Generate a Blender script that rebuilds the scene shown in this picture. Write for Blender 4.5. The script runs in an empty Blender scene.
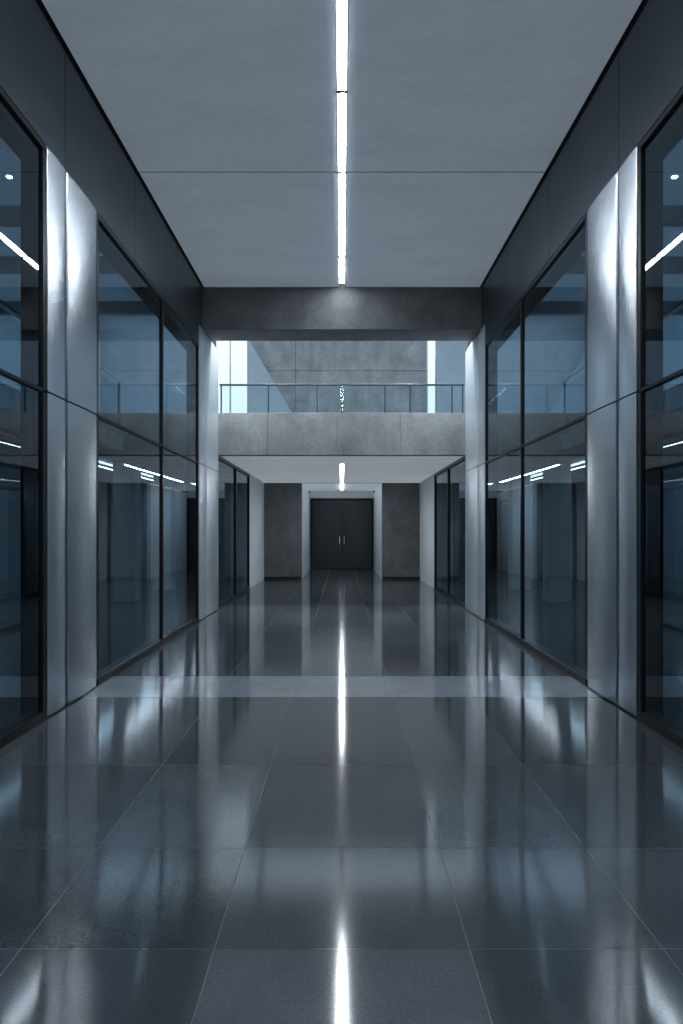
import bpy, random, math
random.seed(4)
S=bpy.context.scene
H=1.5; W=2.35; CZ=5.59
YB=-5.0
# ---------------------------------------------------------------- materials
def newmat(name):
    m=bpy.data.materials.new(name); m.use_nodes=True
    nt=m.node_tree; nt.nodes.clear()
    o=nt.nodes.new('ShaderNodeOutputMaterial')
    return m,nt,o
def principled(nt,o,**k):
    p=nt.nodes.new('ShaderNodeBsdfPrincipled')
    for a,b in k.items(): p.inputs[a].default_value=b
    nt.links.new(p.outputs[0],o.inputs[0]); return p
def coords(nt,scale=(1,1,1)):
    t=nt.nodes.new('ShaderNodeTexCoord'); mp=nt.nodes.new('ShaderNodeMapping')
    mp.inputs['Scale'].default_value=scale
    nt.links.new(t.outputs['Object'],mp.inputs[0]); return mp.outputs[0]
def noise(nt,vec,scale,detail=6,rough=.6):
    n=nt.nodes.new('ShaderNodeTexNoise'); n.inputs['Scale'].default_value=scale
    n.inputs['Detail'].default_value=detail; n.inputs['Roughness'].default_value=rough
    nt.links.new(vec,n.inputs['Vector']); return n.outputs[0]
def ramp(nt,fac,p0,c0,p1,c1):
    r=nt.nodes.new('ShaderNodeValToRGB')
    r.color_ramp.elements[0].position=p0; r.color_ramp.elements[0].color=(*c0,1)
    r.color_ramp.elements[1].position=p1; r.color_ramp.elements[1].color=(*c1,1)
    nt.links.new(fac,r.inputs[0]); return r.outputs[0]
def mul(nt,a,b,fac=1.0,mode='MULTIPLY'):
    m=nt.nodes.new('ShaderNodeMixRGB'); m.blend_type=mode; m.inputs[0].default_value=fac
    nt.links.new(a,m.inputs[1]); nt.links.new(b,m.inputs[2]); return m.outputs[0]
def bump(nt,h,p,strength=.2,dist=.01):
    b=nt.nodes.new('ShaderNodeBump'); b.inputs['Strength'].default_value=strength; b.inputs['Distance'].default_value=dist
    nt.links.new(h,b.inputs['Height']); nt.links.new(b.outputs[0],p.inputs['Normal'])

def surface(name,ca,cb,rough=.6,metal=0,scale=1.5,fine=30,bs=.15,stretch=(1,1,1),spec=.5,glow=0,fa=.8,fb=1.1,drip=0):
    m,nt,o=newmat(name); p=principled(nt,o,Roughness=rough,Metallic=metal)
    p.inputs['Specular IOR Level'].default_value=spec
    v=coords(nt,stretch)
    n1=noise(nt,v,scale,8,.65); n2=noise(nt,v,fine,4,.6)
    c=ramp(nt,n1,.3,ca,.7,cb)
    f=ramp(nt,n2,.25,(fa,)*3,.75,(fb,)*3)
    cc=mul(nt,c,f)
    if drip:      # vertical weathering streaks in the concrete
        n3=noise(nt,coords(nt,(3.5,3.5,.7)),1.0,4,.5)
        cc=mul(nt,cc,ramp(nt,n3,.3,(1-drip,)*3,.68,(1.06,)*3))
    nt.links.new(cc,p.inputs['Base Color'])
    if glow:      # even emission added to ceilings as fill light, no lamp behind
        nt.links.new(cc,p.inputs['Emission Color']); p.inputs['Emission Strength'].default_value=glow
    if bs: bump(nt,n2,p,bs,.004)
    return m
M={}
M['concrete']=surface('concrete_cast',(.20,.212,.22),(.345,.36,.37),.75,scale=1.6,fine=18,bs=.3,drip=.12)
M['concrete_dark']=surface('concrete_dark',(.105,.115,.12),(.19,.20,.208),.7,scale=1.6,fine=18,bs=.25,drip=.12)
M['plaster']=surface('ceiling_membrane',(.405,.475,.55),(.46,.53,.605),.8,scale=1.0,fine=9,bs=0,stretch=(1,2.5,1),glow=.235,fa=.95,fb=1.03)  # ceiling emission is added fill light for the hall
M['plaster2']=surface('ceiling_membrane_lower',(.44,.48,.52),(.52,.56,.60),.8,scale=1.3,fine=9,bs=0,stretch=(1,2.5,1),glow=.36,fa=.95,fb=1.03)  # same added glow, brightens the lower hall and recess
M['soffit']=surface('side_room_luminous_soffit',(.17,.27,.36),(.23,.35,.44),.8,scale=1,fine=25,bs=.0,glow=.28)  # soffit emission added to brighten the side rooms
M['white']=surface('pale_panel',(.62,.66,.69),(.72,.76,.79),.45,scale=1,bs=.03,fa=.95,fb=1.03)
M['blueplaster']=surface('blue_grey_plaster',(.29,.35,.40),(.37,.42,.47),.7,scale=1,bs=.05)
M['cladding']=surface('anodised_cladding',(.075,.095,.112),(.10,.122,.14),.38,metal=.75,scale=.8,fine=60,bs=.03)
M['black']=surface('black_frame_metal',(.007,.010,.013),(.012,.016,.02),.35,metal=.3,fine=60,bs=.02)
M['gap']=surface('dark_joint',(.004,.005,.006),(.008,.009,.01),.9,bs=0)
M['grout']=surface('pale_grout',(.19,.21,.23),(.26,.28,.30),.8,bs=0)
M['door']=surface('door_paint',(.026,.034,.039),(.034,.043,.049),.35,fine=50,bs=.03)
M['chrome']=surface('satin_chrome',(.55,.58,.6),(.7,.72,.74),.22,metal=1,bs=.0)
M['sidewall']=surface('side_room_wall',(.17,.235,.285),(.25,.32,.37),.55,scale=.8)
M['sidelight']=surface('side_room_pale',(.58,.66,.71),(.70,.77,.81),.5,scale=.8)
def steel(name,metal,rough,k,an=.85):
    m,nt,o=newmat(name); p=principled(nt,o,Metallic=metal,Roughness=rough)
    v=coords(nt,(1.5,1.5,260)); n=noise(nt,v,1.6,4,.6)
    c=ramp(nt,n,.2,(.60*k,.66*k,.715*k),.8,(.80*k,.86*k,.915*k))
    nt.links.new(c,p.inputs['Base Color'])
    p.inputs['Anisotropic'].default_value=an; p.inputs['Anisotropic Rotation'].default_value=.25
    tg=nt.nodes.new('ShaderNodeTangent'); tg.direction_type='RADIAL'; tg.axis='Z'
    nt.links.new(tg.outputs[0],p.inputs['Tangent'])
    bump(nt,n,p,.12,.002); return m
M['steel']=steel('brushed_steel',1.0,.27,.90,.82)
M['satin']=steel('satin_steel',.65,.3,.9)
# stone tiles
m,nt,o=newmat('polished_stone'); p=principled(nt,o,IOR=2.2)
v=coords(nt); n1=noise(nt,v,2.2,8,.66); n2=noise(nt,v,85,4,.7)
at=nt.nodes.new('ShaderNodeAttribute'); at.attribute_name='tone'
c=ramp(nt,n1,.25,(.078,.090,.102),.75,(.115,.130,.143))
f=ramp(nt,n2,.3,(.70,.70,.70),.75,(1.25,1.25,1.25))
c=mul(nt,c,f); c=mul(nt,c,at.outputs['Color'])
nt.links.new(c,p.inputs['Base Color'])
p.inputs['Roughness'].default_value=.098
p.inputs['Anisotropic'].default_value=.82
tg=nt.nodes.new('ShaderNodeTangent'); tg.direction_type='RADIAL'; tg.axis='X'
nt.links.new(tg.outputs[0],p.inputs['Tangent']); M['stone']=m
def glass(name,tint,base=.06,extra=.85,rough=0.0):
    m,nt,o=newmat(name)
    t=nt.nodes.new('ShaderNodeBsdfTransparent'); t.inputs[0].default_value=(*tint,1)
    g=nt.nodes.new('ShaderNodeBsdfGlossy'); g.inputs['Roughness'].default_value=rough
    g.inputs[0].default_value=(.84,.93,1,1)
    lw=nt.nodes.new('ShaderNodeLayerWeight'); lw.inputs[0].default_value=.5
    pw=nt.nodes.new('ShaderNodeMath'); pw.operation='POWER'; pw.inputs[1].default_value=4
    nt.links.new(lw.outputs['Facing'],pw.inputs[0])
    ma=nt.nodes.new('ShaderNodeMath'); ma.operation='MULTIPLY_ADD'; ma.inputs[1].default_value=extra; ma.inputs[2].default_value=base
    nt.links.new(pw.outputs[0],ma.inputs[0])
    mx=nt.nodes.new('ShaderNodeMixShader')
    nt.links.new(ma.outputs[0],mx.inputs[0]); nt.links.new(t.outputs[0],mx.inputs[1]); nt.links.new(g.outputs[0],mx.inputs[2])
    nt.links.new(mx.outputs[0],o.inputs[0]); return m
M['glass']=glass('blue_tinted_glass',(.54,.70,.80),.10,.75)
M['glassclear']=glass('clear_glass',(.84,.92,.95),.02,.7)
def emis(name,col,st):
    m,nt,o=newmat(name); e=nt.nodes.new('ShaderNodeEmission'); e.inputs[0].default_value=(*col,1); e.inputs[1].default_value=st
    nt.links.new(e.outputs[0],o.inputs[0]); return m
M['strip']=emis('led_diffuser',(.90,.955,1),46)
M['strip2']=emis('led_diffuser_dim',(.82,.93,1),16)
M['strip3']=emis('led_diffuser_soft',(.82,.93,1),4)
M['spot']=emis('downlight_lens',(.92,.97,1),20)
# ---------------------------------------------------------------- builders
def empty(name):
    e=bpy.data.objects.new(name,None); S.collection.objects.link(e); e.empty_display_size=.2; return e
def mesh(name,verts,faces,mat,parent=None,bevel=0):
    me=bpy.data.meshes.new(name); me.from_pydata(verts,[],faces); me.update()
    me.materials.append(M[mat] if isinstance(mat,str) else mat)
    ob=bpy.data.objects.new(name,me); S.collection.objects.link(ob)
    if parent: ob.parent=parent
    if bevel:
        b=ob.modifiers.new('bevel','BEVEL'); b.width=bevel; b.segments=2; b.limit_method='ANGLE'
    return ob
def boxes(name,lst,mat,parent=None,bevel=0):
    V=[];F=[]
    for (x0,x1,y0,y1,z0,z1) in lst:
        if x0>x1:x0,x1=x1,x0
        b=len(V)
        V+=[(x0,y0,z0),(x1,y0,z0),(x1,y1,z0),(x0,y1,z0),(x0,y0,z1),(x1,y0,z1),(x1,y1,z1),(x0,y1,z1)]
        F+=[tuple(b+i for i in q) for q in ((0,3,2,1),(4,5,6,7),(0,1,5,4),(1,2,6,5),(2,3,7,6),(3,0,4,7))]
    return mesh(name,V,F,mat,parent,bevel)
def bowed(name,lst,s,mat,parent,k=.015,n=16):
    # gently cushioned sheet-metal panels: (x_face,y0,y1,z0,z1)
    V=[];F=[];sm=[]
    for (xf,y0,y1,z0,z1) in lst:
        b=len(V); wd=y1-y0
        for i in range(n+1):
            t=i/n; yy=y0+wd*t; bx=k*wd*(1-(2*t-1)**2)
            xx=s*(xf-bx)
            V+=[(xx,yy,z0),(xx,yy,z1)]
        for i in range(n):
            q=(b+2*i,b+2*i+2,b+2*i+3,b+2*i+1); F.append(q if s<0 else q[::-1]); sm.append(True)
        c=len(V); V+=[(s*(xf+.025),y0,z0),(s*(xf+.025),y0,z1),(s*(xf+.025),y1,z0),(s*(xf+.025),y1,z1)]
        q=(b,b+1,c+1,c); F.append(q if s<0 else q[::-1]); sm.append(False)
        q=(b+2*n,c+2,c+3,b+2*n+1); F.append(q if s<0 else q[::-1]); sm.append(False)
    ob=mesh(name,V,F,mat,parent)
    for p_,q in zip(ob.data.polygons,sm): p_.use_smooth=q
    return ob
def panes(name,lst,mat,parent=None):
    V=[];F=[]
    for q in lst:
        b=len(V); V+=list(q); F.append((b,b+1,b+2,b+3))
    return mesh(name,V,F,mat,parent)
def paneX(x,y0,y1,z0,z1): return [(x,y0,z0),(x,y1,z0),(x,y1,z1),(x,y0,z1)]
def paneY(y,x0,x1,z0,z1): return [(x0,y,z0),(x1,y,z0),(x1,y,z1),(x0,y,z1)]
def cyl(name,x,y,z0,z1,r,mat,parent,n=20,axis='Z'):
    V=[];F=[]
    for i in range(n):
        a=2*math.pi*i/n; c,s=r*math.cos(a),r*math.sin(a)
        V+=[(x+c,y+s,z0),(x+c,y+s,z1)]
    for i in range(n):
        j=(i+1)%n; F.append((2*i,2*j,2*j+1,2*i+1))
    F.append(tuple(2*i for i in range(n))[::-1]); F.append(tuple(2*i+1 for i in range(n)))
    return mesh(name,V,F,mat,parent)
def lamp(name,loc,rot,sx,sy,power,col,parent=None,spread=180):
    l=bpy.data.lights.new(name,'AREA'); l.shape='RECTANGLE'; l.size=sx; l.size_y=sy; l.energy=power; l.color=col; l.spread=math.radians(spread)
    o=bpy.data.objects.new(name,l); o.location=loc; o.rotation_euler=rot; S.collection.objects.link(o)
    if parent: o.parent=parent
    return o
# ---------------------------------------------------------------- floor
XL=[-8,-6.6,-5.2,-3.8,-W,-1.15,-.457,.457,1.15,W,3.8,5.2,6.6,8]
YL=[YB,-3.7,-2.5,-1.35,-.3,.75,1.6,2.445,3.22,4.36,6.13,7.0]
y=7.0
while y<25.0: y+=1.8; YL.append(y)
YL[-1]=26.6
V=[];F=[];T=[]
for i in range(len(XL)-1):
    for j in range(len(YL)-1):
        g=.0020
        b=len(V); x0,x1,y0,y1=XL[i]+g,XL[i+1]-g,YL[j]+g,YL[j+1]-g
        V+=[(x0,y0,0),(x1,y0,0),(x1,y1,0),(x0,y1,0)]; F.append((b,b+1,b+2,b+3))
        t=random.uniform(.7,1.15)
        if abs(YL[j]-6.13)<.01: t=3.2  # paler row: band of light on the floor put into the tile tone
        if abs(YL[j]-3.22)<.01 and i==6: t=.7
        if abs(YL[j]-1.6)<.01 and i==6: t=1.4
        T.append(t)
nt_=len(F); b=len(V)
V+=[(-8,YB,-.001),(8,YB,-.001),(8,26.6,-.001),(-8,26.6,-.001)]; F.append((b,b+1,b+2,b+3)); T.append(.4)
V+=[(-8,YB,-.3),(8,YB,-.3),(8,26.6,-.3),(-8,26.6,-.3)]; F.append((b+7,b+6,b+5,b+4)); T.append(.4)
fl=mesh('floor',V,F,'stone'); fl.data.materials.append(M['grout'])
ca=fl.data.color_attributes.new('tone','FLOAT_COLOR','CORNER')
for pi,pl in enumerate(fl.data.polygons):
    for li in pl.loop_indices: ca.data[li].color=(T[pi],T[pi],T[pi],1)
    if pi>=nt_: pl.material_index=1
# ---------------------------------------------------------------- ceiling with slot light
BY=11.5
ce=empty('ceiling')
seams=[YB,-2.0,1.6,4.6,7.8,BY]
L=[];J=[]
for i in range(len(seams)-1):
    for s in(-1,1):
        L.append((s*.05,s*(W-.03),seams[i]+.005,seams[i+1]-.005,CZ,CZ+.1))
        J.append((s*.05,s*(W-.03),seams[i]-.005,seams[i]+.005,CZ-.002,CZ+.1))
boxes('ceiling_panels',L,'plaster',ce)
boxes('panel_joints',J[2:],'gap',ce)
boxes('ceiling_backing',[(-W-.3,W+.3,YB,BY,CZ+.12,CZ+.25)],'gap',ce)
cl=empty('linear_ceiling_light')
seg=[-4.5,-1.5,1.3,4.0,6.36,7.8,10.2,11.3]
boxes('diffuser',[(-.038,.038,seg[i]+.022,seg[i+1]-.022,CZ-.006,CZ+.03) for i in range(len(seg)-1)],'strip',cl)
boxes('segment_couplings',[(-.046,.046,q-.02,q+.02,CZ-.010,CZ+.03) for q in seg[1:-1]],'black',cl)
boxes('housing',[(-.05,-.046,-4.5,11.3,CZ-.002,CZ+.1),(.046,.05,-4.5,11.3,CZ-.002,CZ+.1),(-.046,.046,-4.5,11.3,CZ+.05,CZ+.1)],'black',cl)
# ---------------------------------------------------------------- side walls
GT=4.55; MZ=2.60
def side(s,nm):
    w=empty('wall_'+nm)
    ys=[YB,-2.1,-.1,1.9,3.85,5.8,7.75,9.7,11.49]
    boxes('upper_cladding',[(s*W,s*(W+.03),ys[i]+.004,ys[i+1]-.004,GT+.012,CZ-.03) for i in range(len(ys)-1)],'cladding',w,.002)
    boxes('cladding_backing',[(s*(W+.035),s*(W+.3),YB,12.94,GT,CZ+.25)],'gap',w)
    def pier(name,y0,ym,y1,z1,mat='steel'):
        e=empty(name)
        L=[]
        for a,b in((y0,ym),(ym,y1)):
            for c,d in((.015,MZ-.006),(MZ+.006,z1)):
                L.append((W-.005,a+.004,b-.004,c,d))
        bowed('steel_panels',L,s,mat,e)
        boxes('core',[(s*(W+.022),s*(W+.2),y0,y1,0.001,z1)],'black',e)
        return e
    pier('steel_pier',5.42,5.8,6.55,GT)
    pier('steel_pier',-1.6,-.5,0.0,GT)
    pier('steel_pier',11.2,11.75,12.92,4.87,'satin')
    boxes('pier_return',[(s*(W-.01),s*(W+.2),12.925,12.94,.015,4.87)],'satin',w)
    def bay(y0,y1,mull,x=W+.02):
        e=empty('window_'+str(bay.n)); bay.n+=1
        fr=[(s*(W-.01),s*(W+.12),y0,y1,0.001,.07),(s*(W-.005),s*(W+.08),y0,y1,GT-.05,GT),
            (s*(x-.02),s*(x+.03),y0,y1,MZ-.015,MZ+.015),
            (s*(W),s*(W+.08),y0,y0+.05,.07,GT-.05),(s*(W),s*(W+.08),y1-.05,y1,.07,GT-.05)]
        for q in mull: fr.append((s*(x-.02),s*(x+.03),q-.025,q+.025,.07,GT-.05))
        boxes('frame',fr,'black',e,.003)
        panes('pane',[paneX(s*x,y0+.04,y1-.04,.06,GT-.04)],'glass',e)
    bay.n=1 if s<0 else 5
    bay(0.0,5.42,[2.6]); bay(6.55,11.2,[8.97]); bay(YB,-1.6,[-3.2])
    e=empty('window_'+str(bay.n))
    boxes('frame',[(s*W,s*(W+.08),12.94,17.4,0.001,.07),(s*W,s*(W+.08),12.94,17.4,2.86,2.92)]+
          [(s*W,s*(W+.06),q-.025,q+.025,.07,2.86) for q in(12.99,15.2,17.36)],'black',e,.003)
    panes('pane',[paneX(s*(W+.03),13,17.37,.06,2.87)],'glass',e)
    boxes('pale_end_panels',[(s*W,s*(W+.2),17.4,18.98,.001,2.92),(s*W,s*(W+.2),19.0,20.6,.001,2.92)],'white',w,.004)
    boxes('outer_wall',[(s*8,s*8.25,YB,20.9,-.3,8.2)],'sidewall',w)
    boxes('outer_wall_ribs',[(s*7.85,s*8,q,q+.5,0.001,5.5) for q in(1,4.2,7.4,10.6,13.8,17)],'sidelight',w)
side(-1,'left'); side(1,'right')
for s,nm in((-1,'left'),(1,'right')):
    e=empty('ceiling_side_room')
    boxes('soffit',[(s*(W+.31),s*8,YB,12.9,CZ,CZ+.25)],'soffit',e)
    boxes('soffit_ribs',[(s*(W+.31),s*7.9,q,q+.12,CZ-.22,CZ-.001) for q in(1.5,3.7,5.9,8.6,10.2,12.2)],'sidewall',e)
    e=empty('mezzanine_gallery')
    boxes('slab',[(s*4.1,s*7.84,3.0,12.9,2.98,3.28)],'concrete',e,.01)
    e=empty('glass_railing')
    L=[];P=[]
    q=3.0
    while q<12.8:
        L.append((s*4.16,s*4.2,q+.02,q+.06,3.28,4.25)); P.append(paneX(s*4.18,q+.08,min(q+1.6,12.85),3.36,4.2)); q+=1.63
    L.append((s*4.14,s*4.22,3.0,12.9,4.25,4.3))
    boxes('posts_and_handrail',L,'chrome',e,.004); panes('glass_panels',P,'glassclear',e)
    e=empty('glazed_partition')
    qs=[3.05,5.6,7.2,9.4,12.2,12.85]
    boxes('mullions',[(s*4.95,s*5.02,q,q+.06,.06,2.9) for q in qs]+[(s*4.95,s*5.02,3.05,12.9,.001,.06),(s*4.95,s*5.02,3.05,12.9,2.1,2.15),(s*4.95,s*5.02,3.05,12.9,2.9,2.97)],'black',e)
    panes('panes',[paneX(s*4.985,3.1,12.87,.06,2.92)],'glassclear',e)
    for q in(4.5,8.0,11.0,14.0,17.0):
        e=empty('concrete_column'); boxes('shaft',[(s*4.25,s*4.7,q,q+.45,.001,2.98 if q<12.9 else 2.90)],'sidelight',e,.01)
    def lin(x,y0,y1,z,w_=.03,mt='strip2'):
        e=empty('side_room_linear_light')
        boxes('diffuser',[(s*(x-w_),s*(x+w_),y0,y1,z-.03,z-.002)],mt,e)
        boxes('housing',[(s*(x-w_-.015),s*(x-w_),y0,y1,z-.04,z),(s*(x+w_),s*(x+w_+.015),y0,y1,z-.04,z)],'black',e)
    lin(4.75,9.6,11.4,CZ,.014,'strip3'); lin(5.6,4.0,12.5,2.98,.025); lin(6.9,4.0,12.5,2.98,.03); lin(5.2,13.5,20.2,2.90,.04)
    for (x,y) in((3.85,7.9),(3.3,4.5),(3.3,11.2)):
        e=empty('recessed_downlight')
        cyl('lens',s*x,y,CZ-.008,CZ-.002,.032,'spot',e); cyl('bezel',s*x,y,CZ-.004,CZ-.001,.045,'chrome',e)
# ---------------------------------------------------------------- beam
bm=empty('concrete_beam')
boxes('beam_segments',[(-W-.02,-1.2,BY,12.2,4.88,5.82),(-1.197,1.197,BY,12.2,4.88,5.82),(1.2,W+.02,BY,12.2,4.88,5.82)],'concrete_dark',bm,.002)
e=empty('wall_washer_luminaire')  # added lamps and casing, out of view behind the beam
boxes('housing',[(-2.2,2.2,12.22,12.32,5.5,5.6)],'black',e)
lamp('lamp',(0,12.34,5.45),(math.radians(22),0,0),4.2,.08,75,(.94,.97,1),e)  # unseen lamp added to brighten the bridge fascia
for s in(-1,1):
    lamp('lamp_end',(s*1.3,12.5,5.45),(0,-s*math.radians(38),0),.1,.4,50,(.90,.96,1),e)  # unseen lamps added to brighten the tops of the far piers
# ---------------------------------------------------------------- upper floor / bridge
br=empty('concrete_bridge')
boxes('fascia',[(-W+.01,-1.42,12.94,13.14,2.92,3.72),(-1.415,-.1,12.94,13.14,2.92,3.72),(-.095,1.1,12.94,13.14,2.92,3.72),(1.105,W-.01,12.94,13.14,2.92,3.72)],'concrete',br,.004)
boxes('side_upstand',[(-7.84,-W-.34,12.95,13.14,2.92,3.72),(W+.34,7.84,12.95,13.14,2.92,3.72)],'concrete',br)
boxes('floor_upper_level',[(-7.84,7.84,13.15,20.6,2.96,3.28)],'concrete')
cc=empty('ceiling_lower_hall')
boxes('panels',[(-W+.01,-.05,13.15,16.4,2.92,2.955),(.05,W-.01,13.15,16.4,2.92,2.955),(-.05,.05,13.15,14.7,2.92,2.955),
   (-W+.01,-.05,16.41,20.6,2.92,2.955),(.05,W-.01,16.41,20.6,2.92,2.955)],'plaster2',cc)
e=empty('linear_ceiling_light'); boxes('diffuser',[(-.03,.03,15.0,20.4,2.925,2.945)],'strip',e)
e=empty('glass_railing')
xs=[-2.3,-1.4,-.47,.0,.82,1.3,2.1,2.3]
boxes('posts',[(x-.012,x+.012,12.99,13.03,3.721,4.25) for x in xs],'cladding',e,.002)
boxes('handrail',[(-W+.02,W-.02,12.98,13.04,4.25,4.28)],'cladding',e,.005)
panes('glass_panels',[paneY(13.01,-W+.03,W-.03,3.74,4.25)],'glassclear',e)
# ---------------------------------------------------------------- back wall
YW=20.6
wb=empty('wall_back')
for s in(-1,1):
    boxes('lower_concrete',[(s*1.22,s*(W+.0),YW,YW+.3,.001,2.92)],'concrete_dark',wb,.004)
    boxes('side_room_end_lower',[(s*(W+.2),s*8,YW,YW+.3,.001,3.3)],'sidewall',wb)
    boxes('end_pilasters',[(s*x,s*(x+.45),YW-.06,YW-.001,.001,2.95) for x in(2.9,4.0,5.3,6.5)],'sidelight',wb)
L=[]
for x0,x1 in((-2.82,-1.4),(-1.39,.6),(.61,2.56)):
    for z0,z1 in((3.28,4.9),(4.91,6.3),(6.31,8.2)): L.append((x0,x1,YW,YW+.3,z0,z1))
boxes('upper_concrete',L,'concrete',wb,.003)
boxes('upper_right',[(2.86,8,YW,YW+.3,3.28,8.2),(-8,-3.85,YW,YW+.3,3.28,8.2)],'blueplaster',wb)
mesh('stair_flank',[(-2.82,YW-.3,3.28),(-1.2,YW-.3,3.28),(-1.2,YW-.3,4.5),(-2.82,YW-.3,7.25),
                    (-2.82,YW-.02,3.28),(-1.2,YW-.02,3.28),(-1.2,YW-.02,4.5),(-2.82,YW-.02,7.25)],
     [(0,1,2,3),(7,6,5,4),(0,4,5,1),(1,5,6,2),(2,6,7,3),(3,7,4,0)],'blueplaster',wb)
n=9
for (x0,x1,z0,z1,ml) in((-3.85,-2.82,3.28,8.2,[-3.38]),(2.56,2.86,3.28,8.2,[])):
    e=empty('window_%d'%n); n+=1
    boxes('frame',[(x0,x0+.04,YW+.05,YW+.15,z0,z1),(x1-.04,x1,YW+.05,YW+.15,z0,z1),(x0,x1,YW+.05,YW+.15,z0,z0+.05),(x0,x1,YW+.05,YW+.15,z1-.05,z1)]+
       [(q-.02,q+.02,YW+.05,YW+.15,z0,z1) for q in ml],'chrome',e)
    panes('pane',[paneY(YW+.1,x0+.02,x1-.02,z0+.02,z1-.02)],'glassclear',e)
e=empty('skylight')
boxes('roof_ring',[(-8.2,8.2,12.1,12.5,8.2,8.4),(-8.2,8.2,20.3,20.9,8.2,8.4),(-8.2,-7,12.5,20.3,8.2,8.4),(7,8.2,12.5,20.3,8.2,8.4)],'white',e)
boxes('glazing_bars',[(x-.04,x+.04,12.5,20.3,8.2,8.35) for x in(-4.6,-2.3,0,2.3,4.6)],'cladding',e)
panes('glass_roof',[[(-7,12.5,8.3),(7,12.5,8.3),(7,20.3,8.3),(-7,20.3,8.3)]],'glassclear',e)
boxes('wall_atrium_front',[(-8.2,8.2,12.0,12.2,CZ+.27,8.2)],'white')
# ---------------------------------------------------------------- recess and door
re_=empty('door_recess')
YD=26.2
boxes('side_panels',[(s*1.22,s*1.45,y0,y1,.001,2.92) for s in(-1,1) for y0,y1 in((YW+.31,22.6),(22.61,24.4),(24.41,YD+.3))],'white',re_)
boxes('head_wall',[(-1.21,1.21,YD,YD+.3,2.72,3.2)],'white',re_)
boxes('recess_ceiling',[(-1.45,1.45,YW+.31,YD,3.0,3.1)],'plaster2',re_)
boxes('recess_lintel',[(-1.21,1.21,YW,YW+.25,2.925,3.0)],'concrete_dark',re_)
e=empty('linear_ceiling_light'); boxes('diffuser',[(-.03,.03,21.6,25.2,2.97,2.995)],'strip2',e)
e=empty('door_1')
boxes('frame',[(-1.2,-1.12,YD-.02,YD+.15,.001,2.72),(1.12,1.2,YD-.02,YD+.15,.001,2.72),(-1.12,1.12,YD-.02,YD+.15,2.64,2.72)],'black',e,.004)
boxes('leaves',[(-1.115,-.006,YD+.03,YD+.09,.01,2.635),(.006,1.115,YD+.03,YD+.09,.01,2.635)],'door',e,.006)
boxes('panel_mouldings',[(s*a,s*b,YD+.02,YD+.03,z0,z1) for s in(-1,1) for a,b,z0,z1 in((.12,.135,.2,2.45),(.99,1.005,.2,2.45),(.135,.99,.2,.215),(.135,.99,2.435,2.45))],'black',e)
boxes('pull_handles',[(s*.07,s*.1,YD-.05,YD-.02,.95,1.25) for s in(-1,1)]+[(s*.07,s*.1,YD-.02,YD+.03,z,z+.03) for s in(-1,1) for z in(.98,1.2)],'chrome',e,.004)
boxes('wall_door_backing',[(-1.5,1.5,YD+.31,YD+.4,0,3.2)],'gap')
for s in(1,):
    e=empty('louvre_door')
    boxes('frame',[(s*4.75,s*4.8,YW-.2,YW-.07,.001,2.4),(s*5.2,s*5.25,YW-.2,YW-.07,.001,2.4),(s*4.8,s*5.2,YW-.2,YW-.07,2.35,2.4)],'black',e)
    boxes('slats',[(s*4.8,s*5.2,YW-.18,YW-.12,.05+i*.08,.09+i*.08) for i in range(28)],'black',e)
boxes('baseboard_back',[(-W+.001,-1.24,YW-.02,YW-.001,.001,.09),(1.24,W-.001,YW-.02,YW-.001,.001,.09)],'black')
# ---------------------------------------------------------------- unseen front wall; its glazing is added to let in frontal fill
wf=empty('wall_front')
boxes('side_walls',[(W+.3,8.25,YB-.3,YB,-.3,CZ+.25),(-8.25,-W-.3,YB-.3,YB,-.3,CZ+.25),(-W-.3,W+.3,YB-.3,YB,CZ-.1,CZ+.25)],'sidewall',wf)
e=empty('window_13')
boxes('frame',[(x-.04,x+.04,YB-.15,YB-.05,0,CZ-.1) for x in(-2.5,-1.3,0,1.3,2.5)]+[(-2.6,2.6,YB-.15,YB-.05,z,z+.08) for z in(0,2.56,CZ-.2)],'black',e)
panes('pane',[paneY(YB-.1,-2.6,2.6,.02,CZ-.12)],'glassclear',e)
# ---------------------------------------------------------------- world
w=bpy.data.worlds.new('overcast'); S.world=w; w.use_nodes=True
nt=w.node_tree; nt.nodes.clear()
o=nt.nodes.new('ShaderNodeOutputWorld'); bg=nt.nodes.new('ShaderNodeBackground')
tc=nt.nodes.new('ShaderNodeTexCoord'); sp=nt.nodes.new('ShaderNodeSeparateXYZ'); nt.links.new(tc.outputs['Generated'],sp.inputs[0])
r=nt.nodes.new('ShaderNodeValToRGB'); nt.links.new(sp.outputs[2],r.inputs[0])
el=r.color_ramp.elements; el[0].position=.0; el[0].color=(.2,.22,.24,1); el[1].position=1; el[1].color=(1.35,1.45,1.55,1)
x=el.new(.08); x.color=(.34,.37,.405,1); x=el.new(.4); x.color=(.44,.48,.53,1)
nt.links.new(r.outputs[0],bg.inputs[0]); bg.inputs[1].default_value=2.2
nt.links.new(bg.outputs[0],o.inputs[0])
# ---------------------------------------------------------------- camera
cd=bpy.data.cameras.new('camera'); cam=bpy.data.objects.new('camera',cd); S.collection.objects.link(cam)
cam.location=(0,0,H); cam.rotation_euler=(math.pi/2,0,0)
cd.sensor_width=36; cd.lens=24.0; cd.shift_y=18/1024; cd.clip_start=.02; cd.shift_x=-.0004
S.camera=cam
S.view_settings.view_transform='Standard'
S.view_settings.look='None'
S.view_settings.exposure=0.42
S.view_settings.gamma=0.86
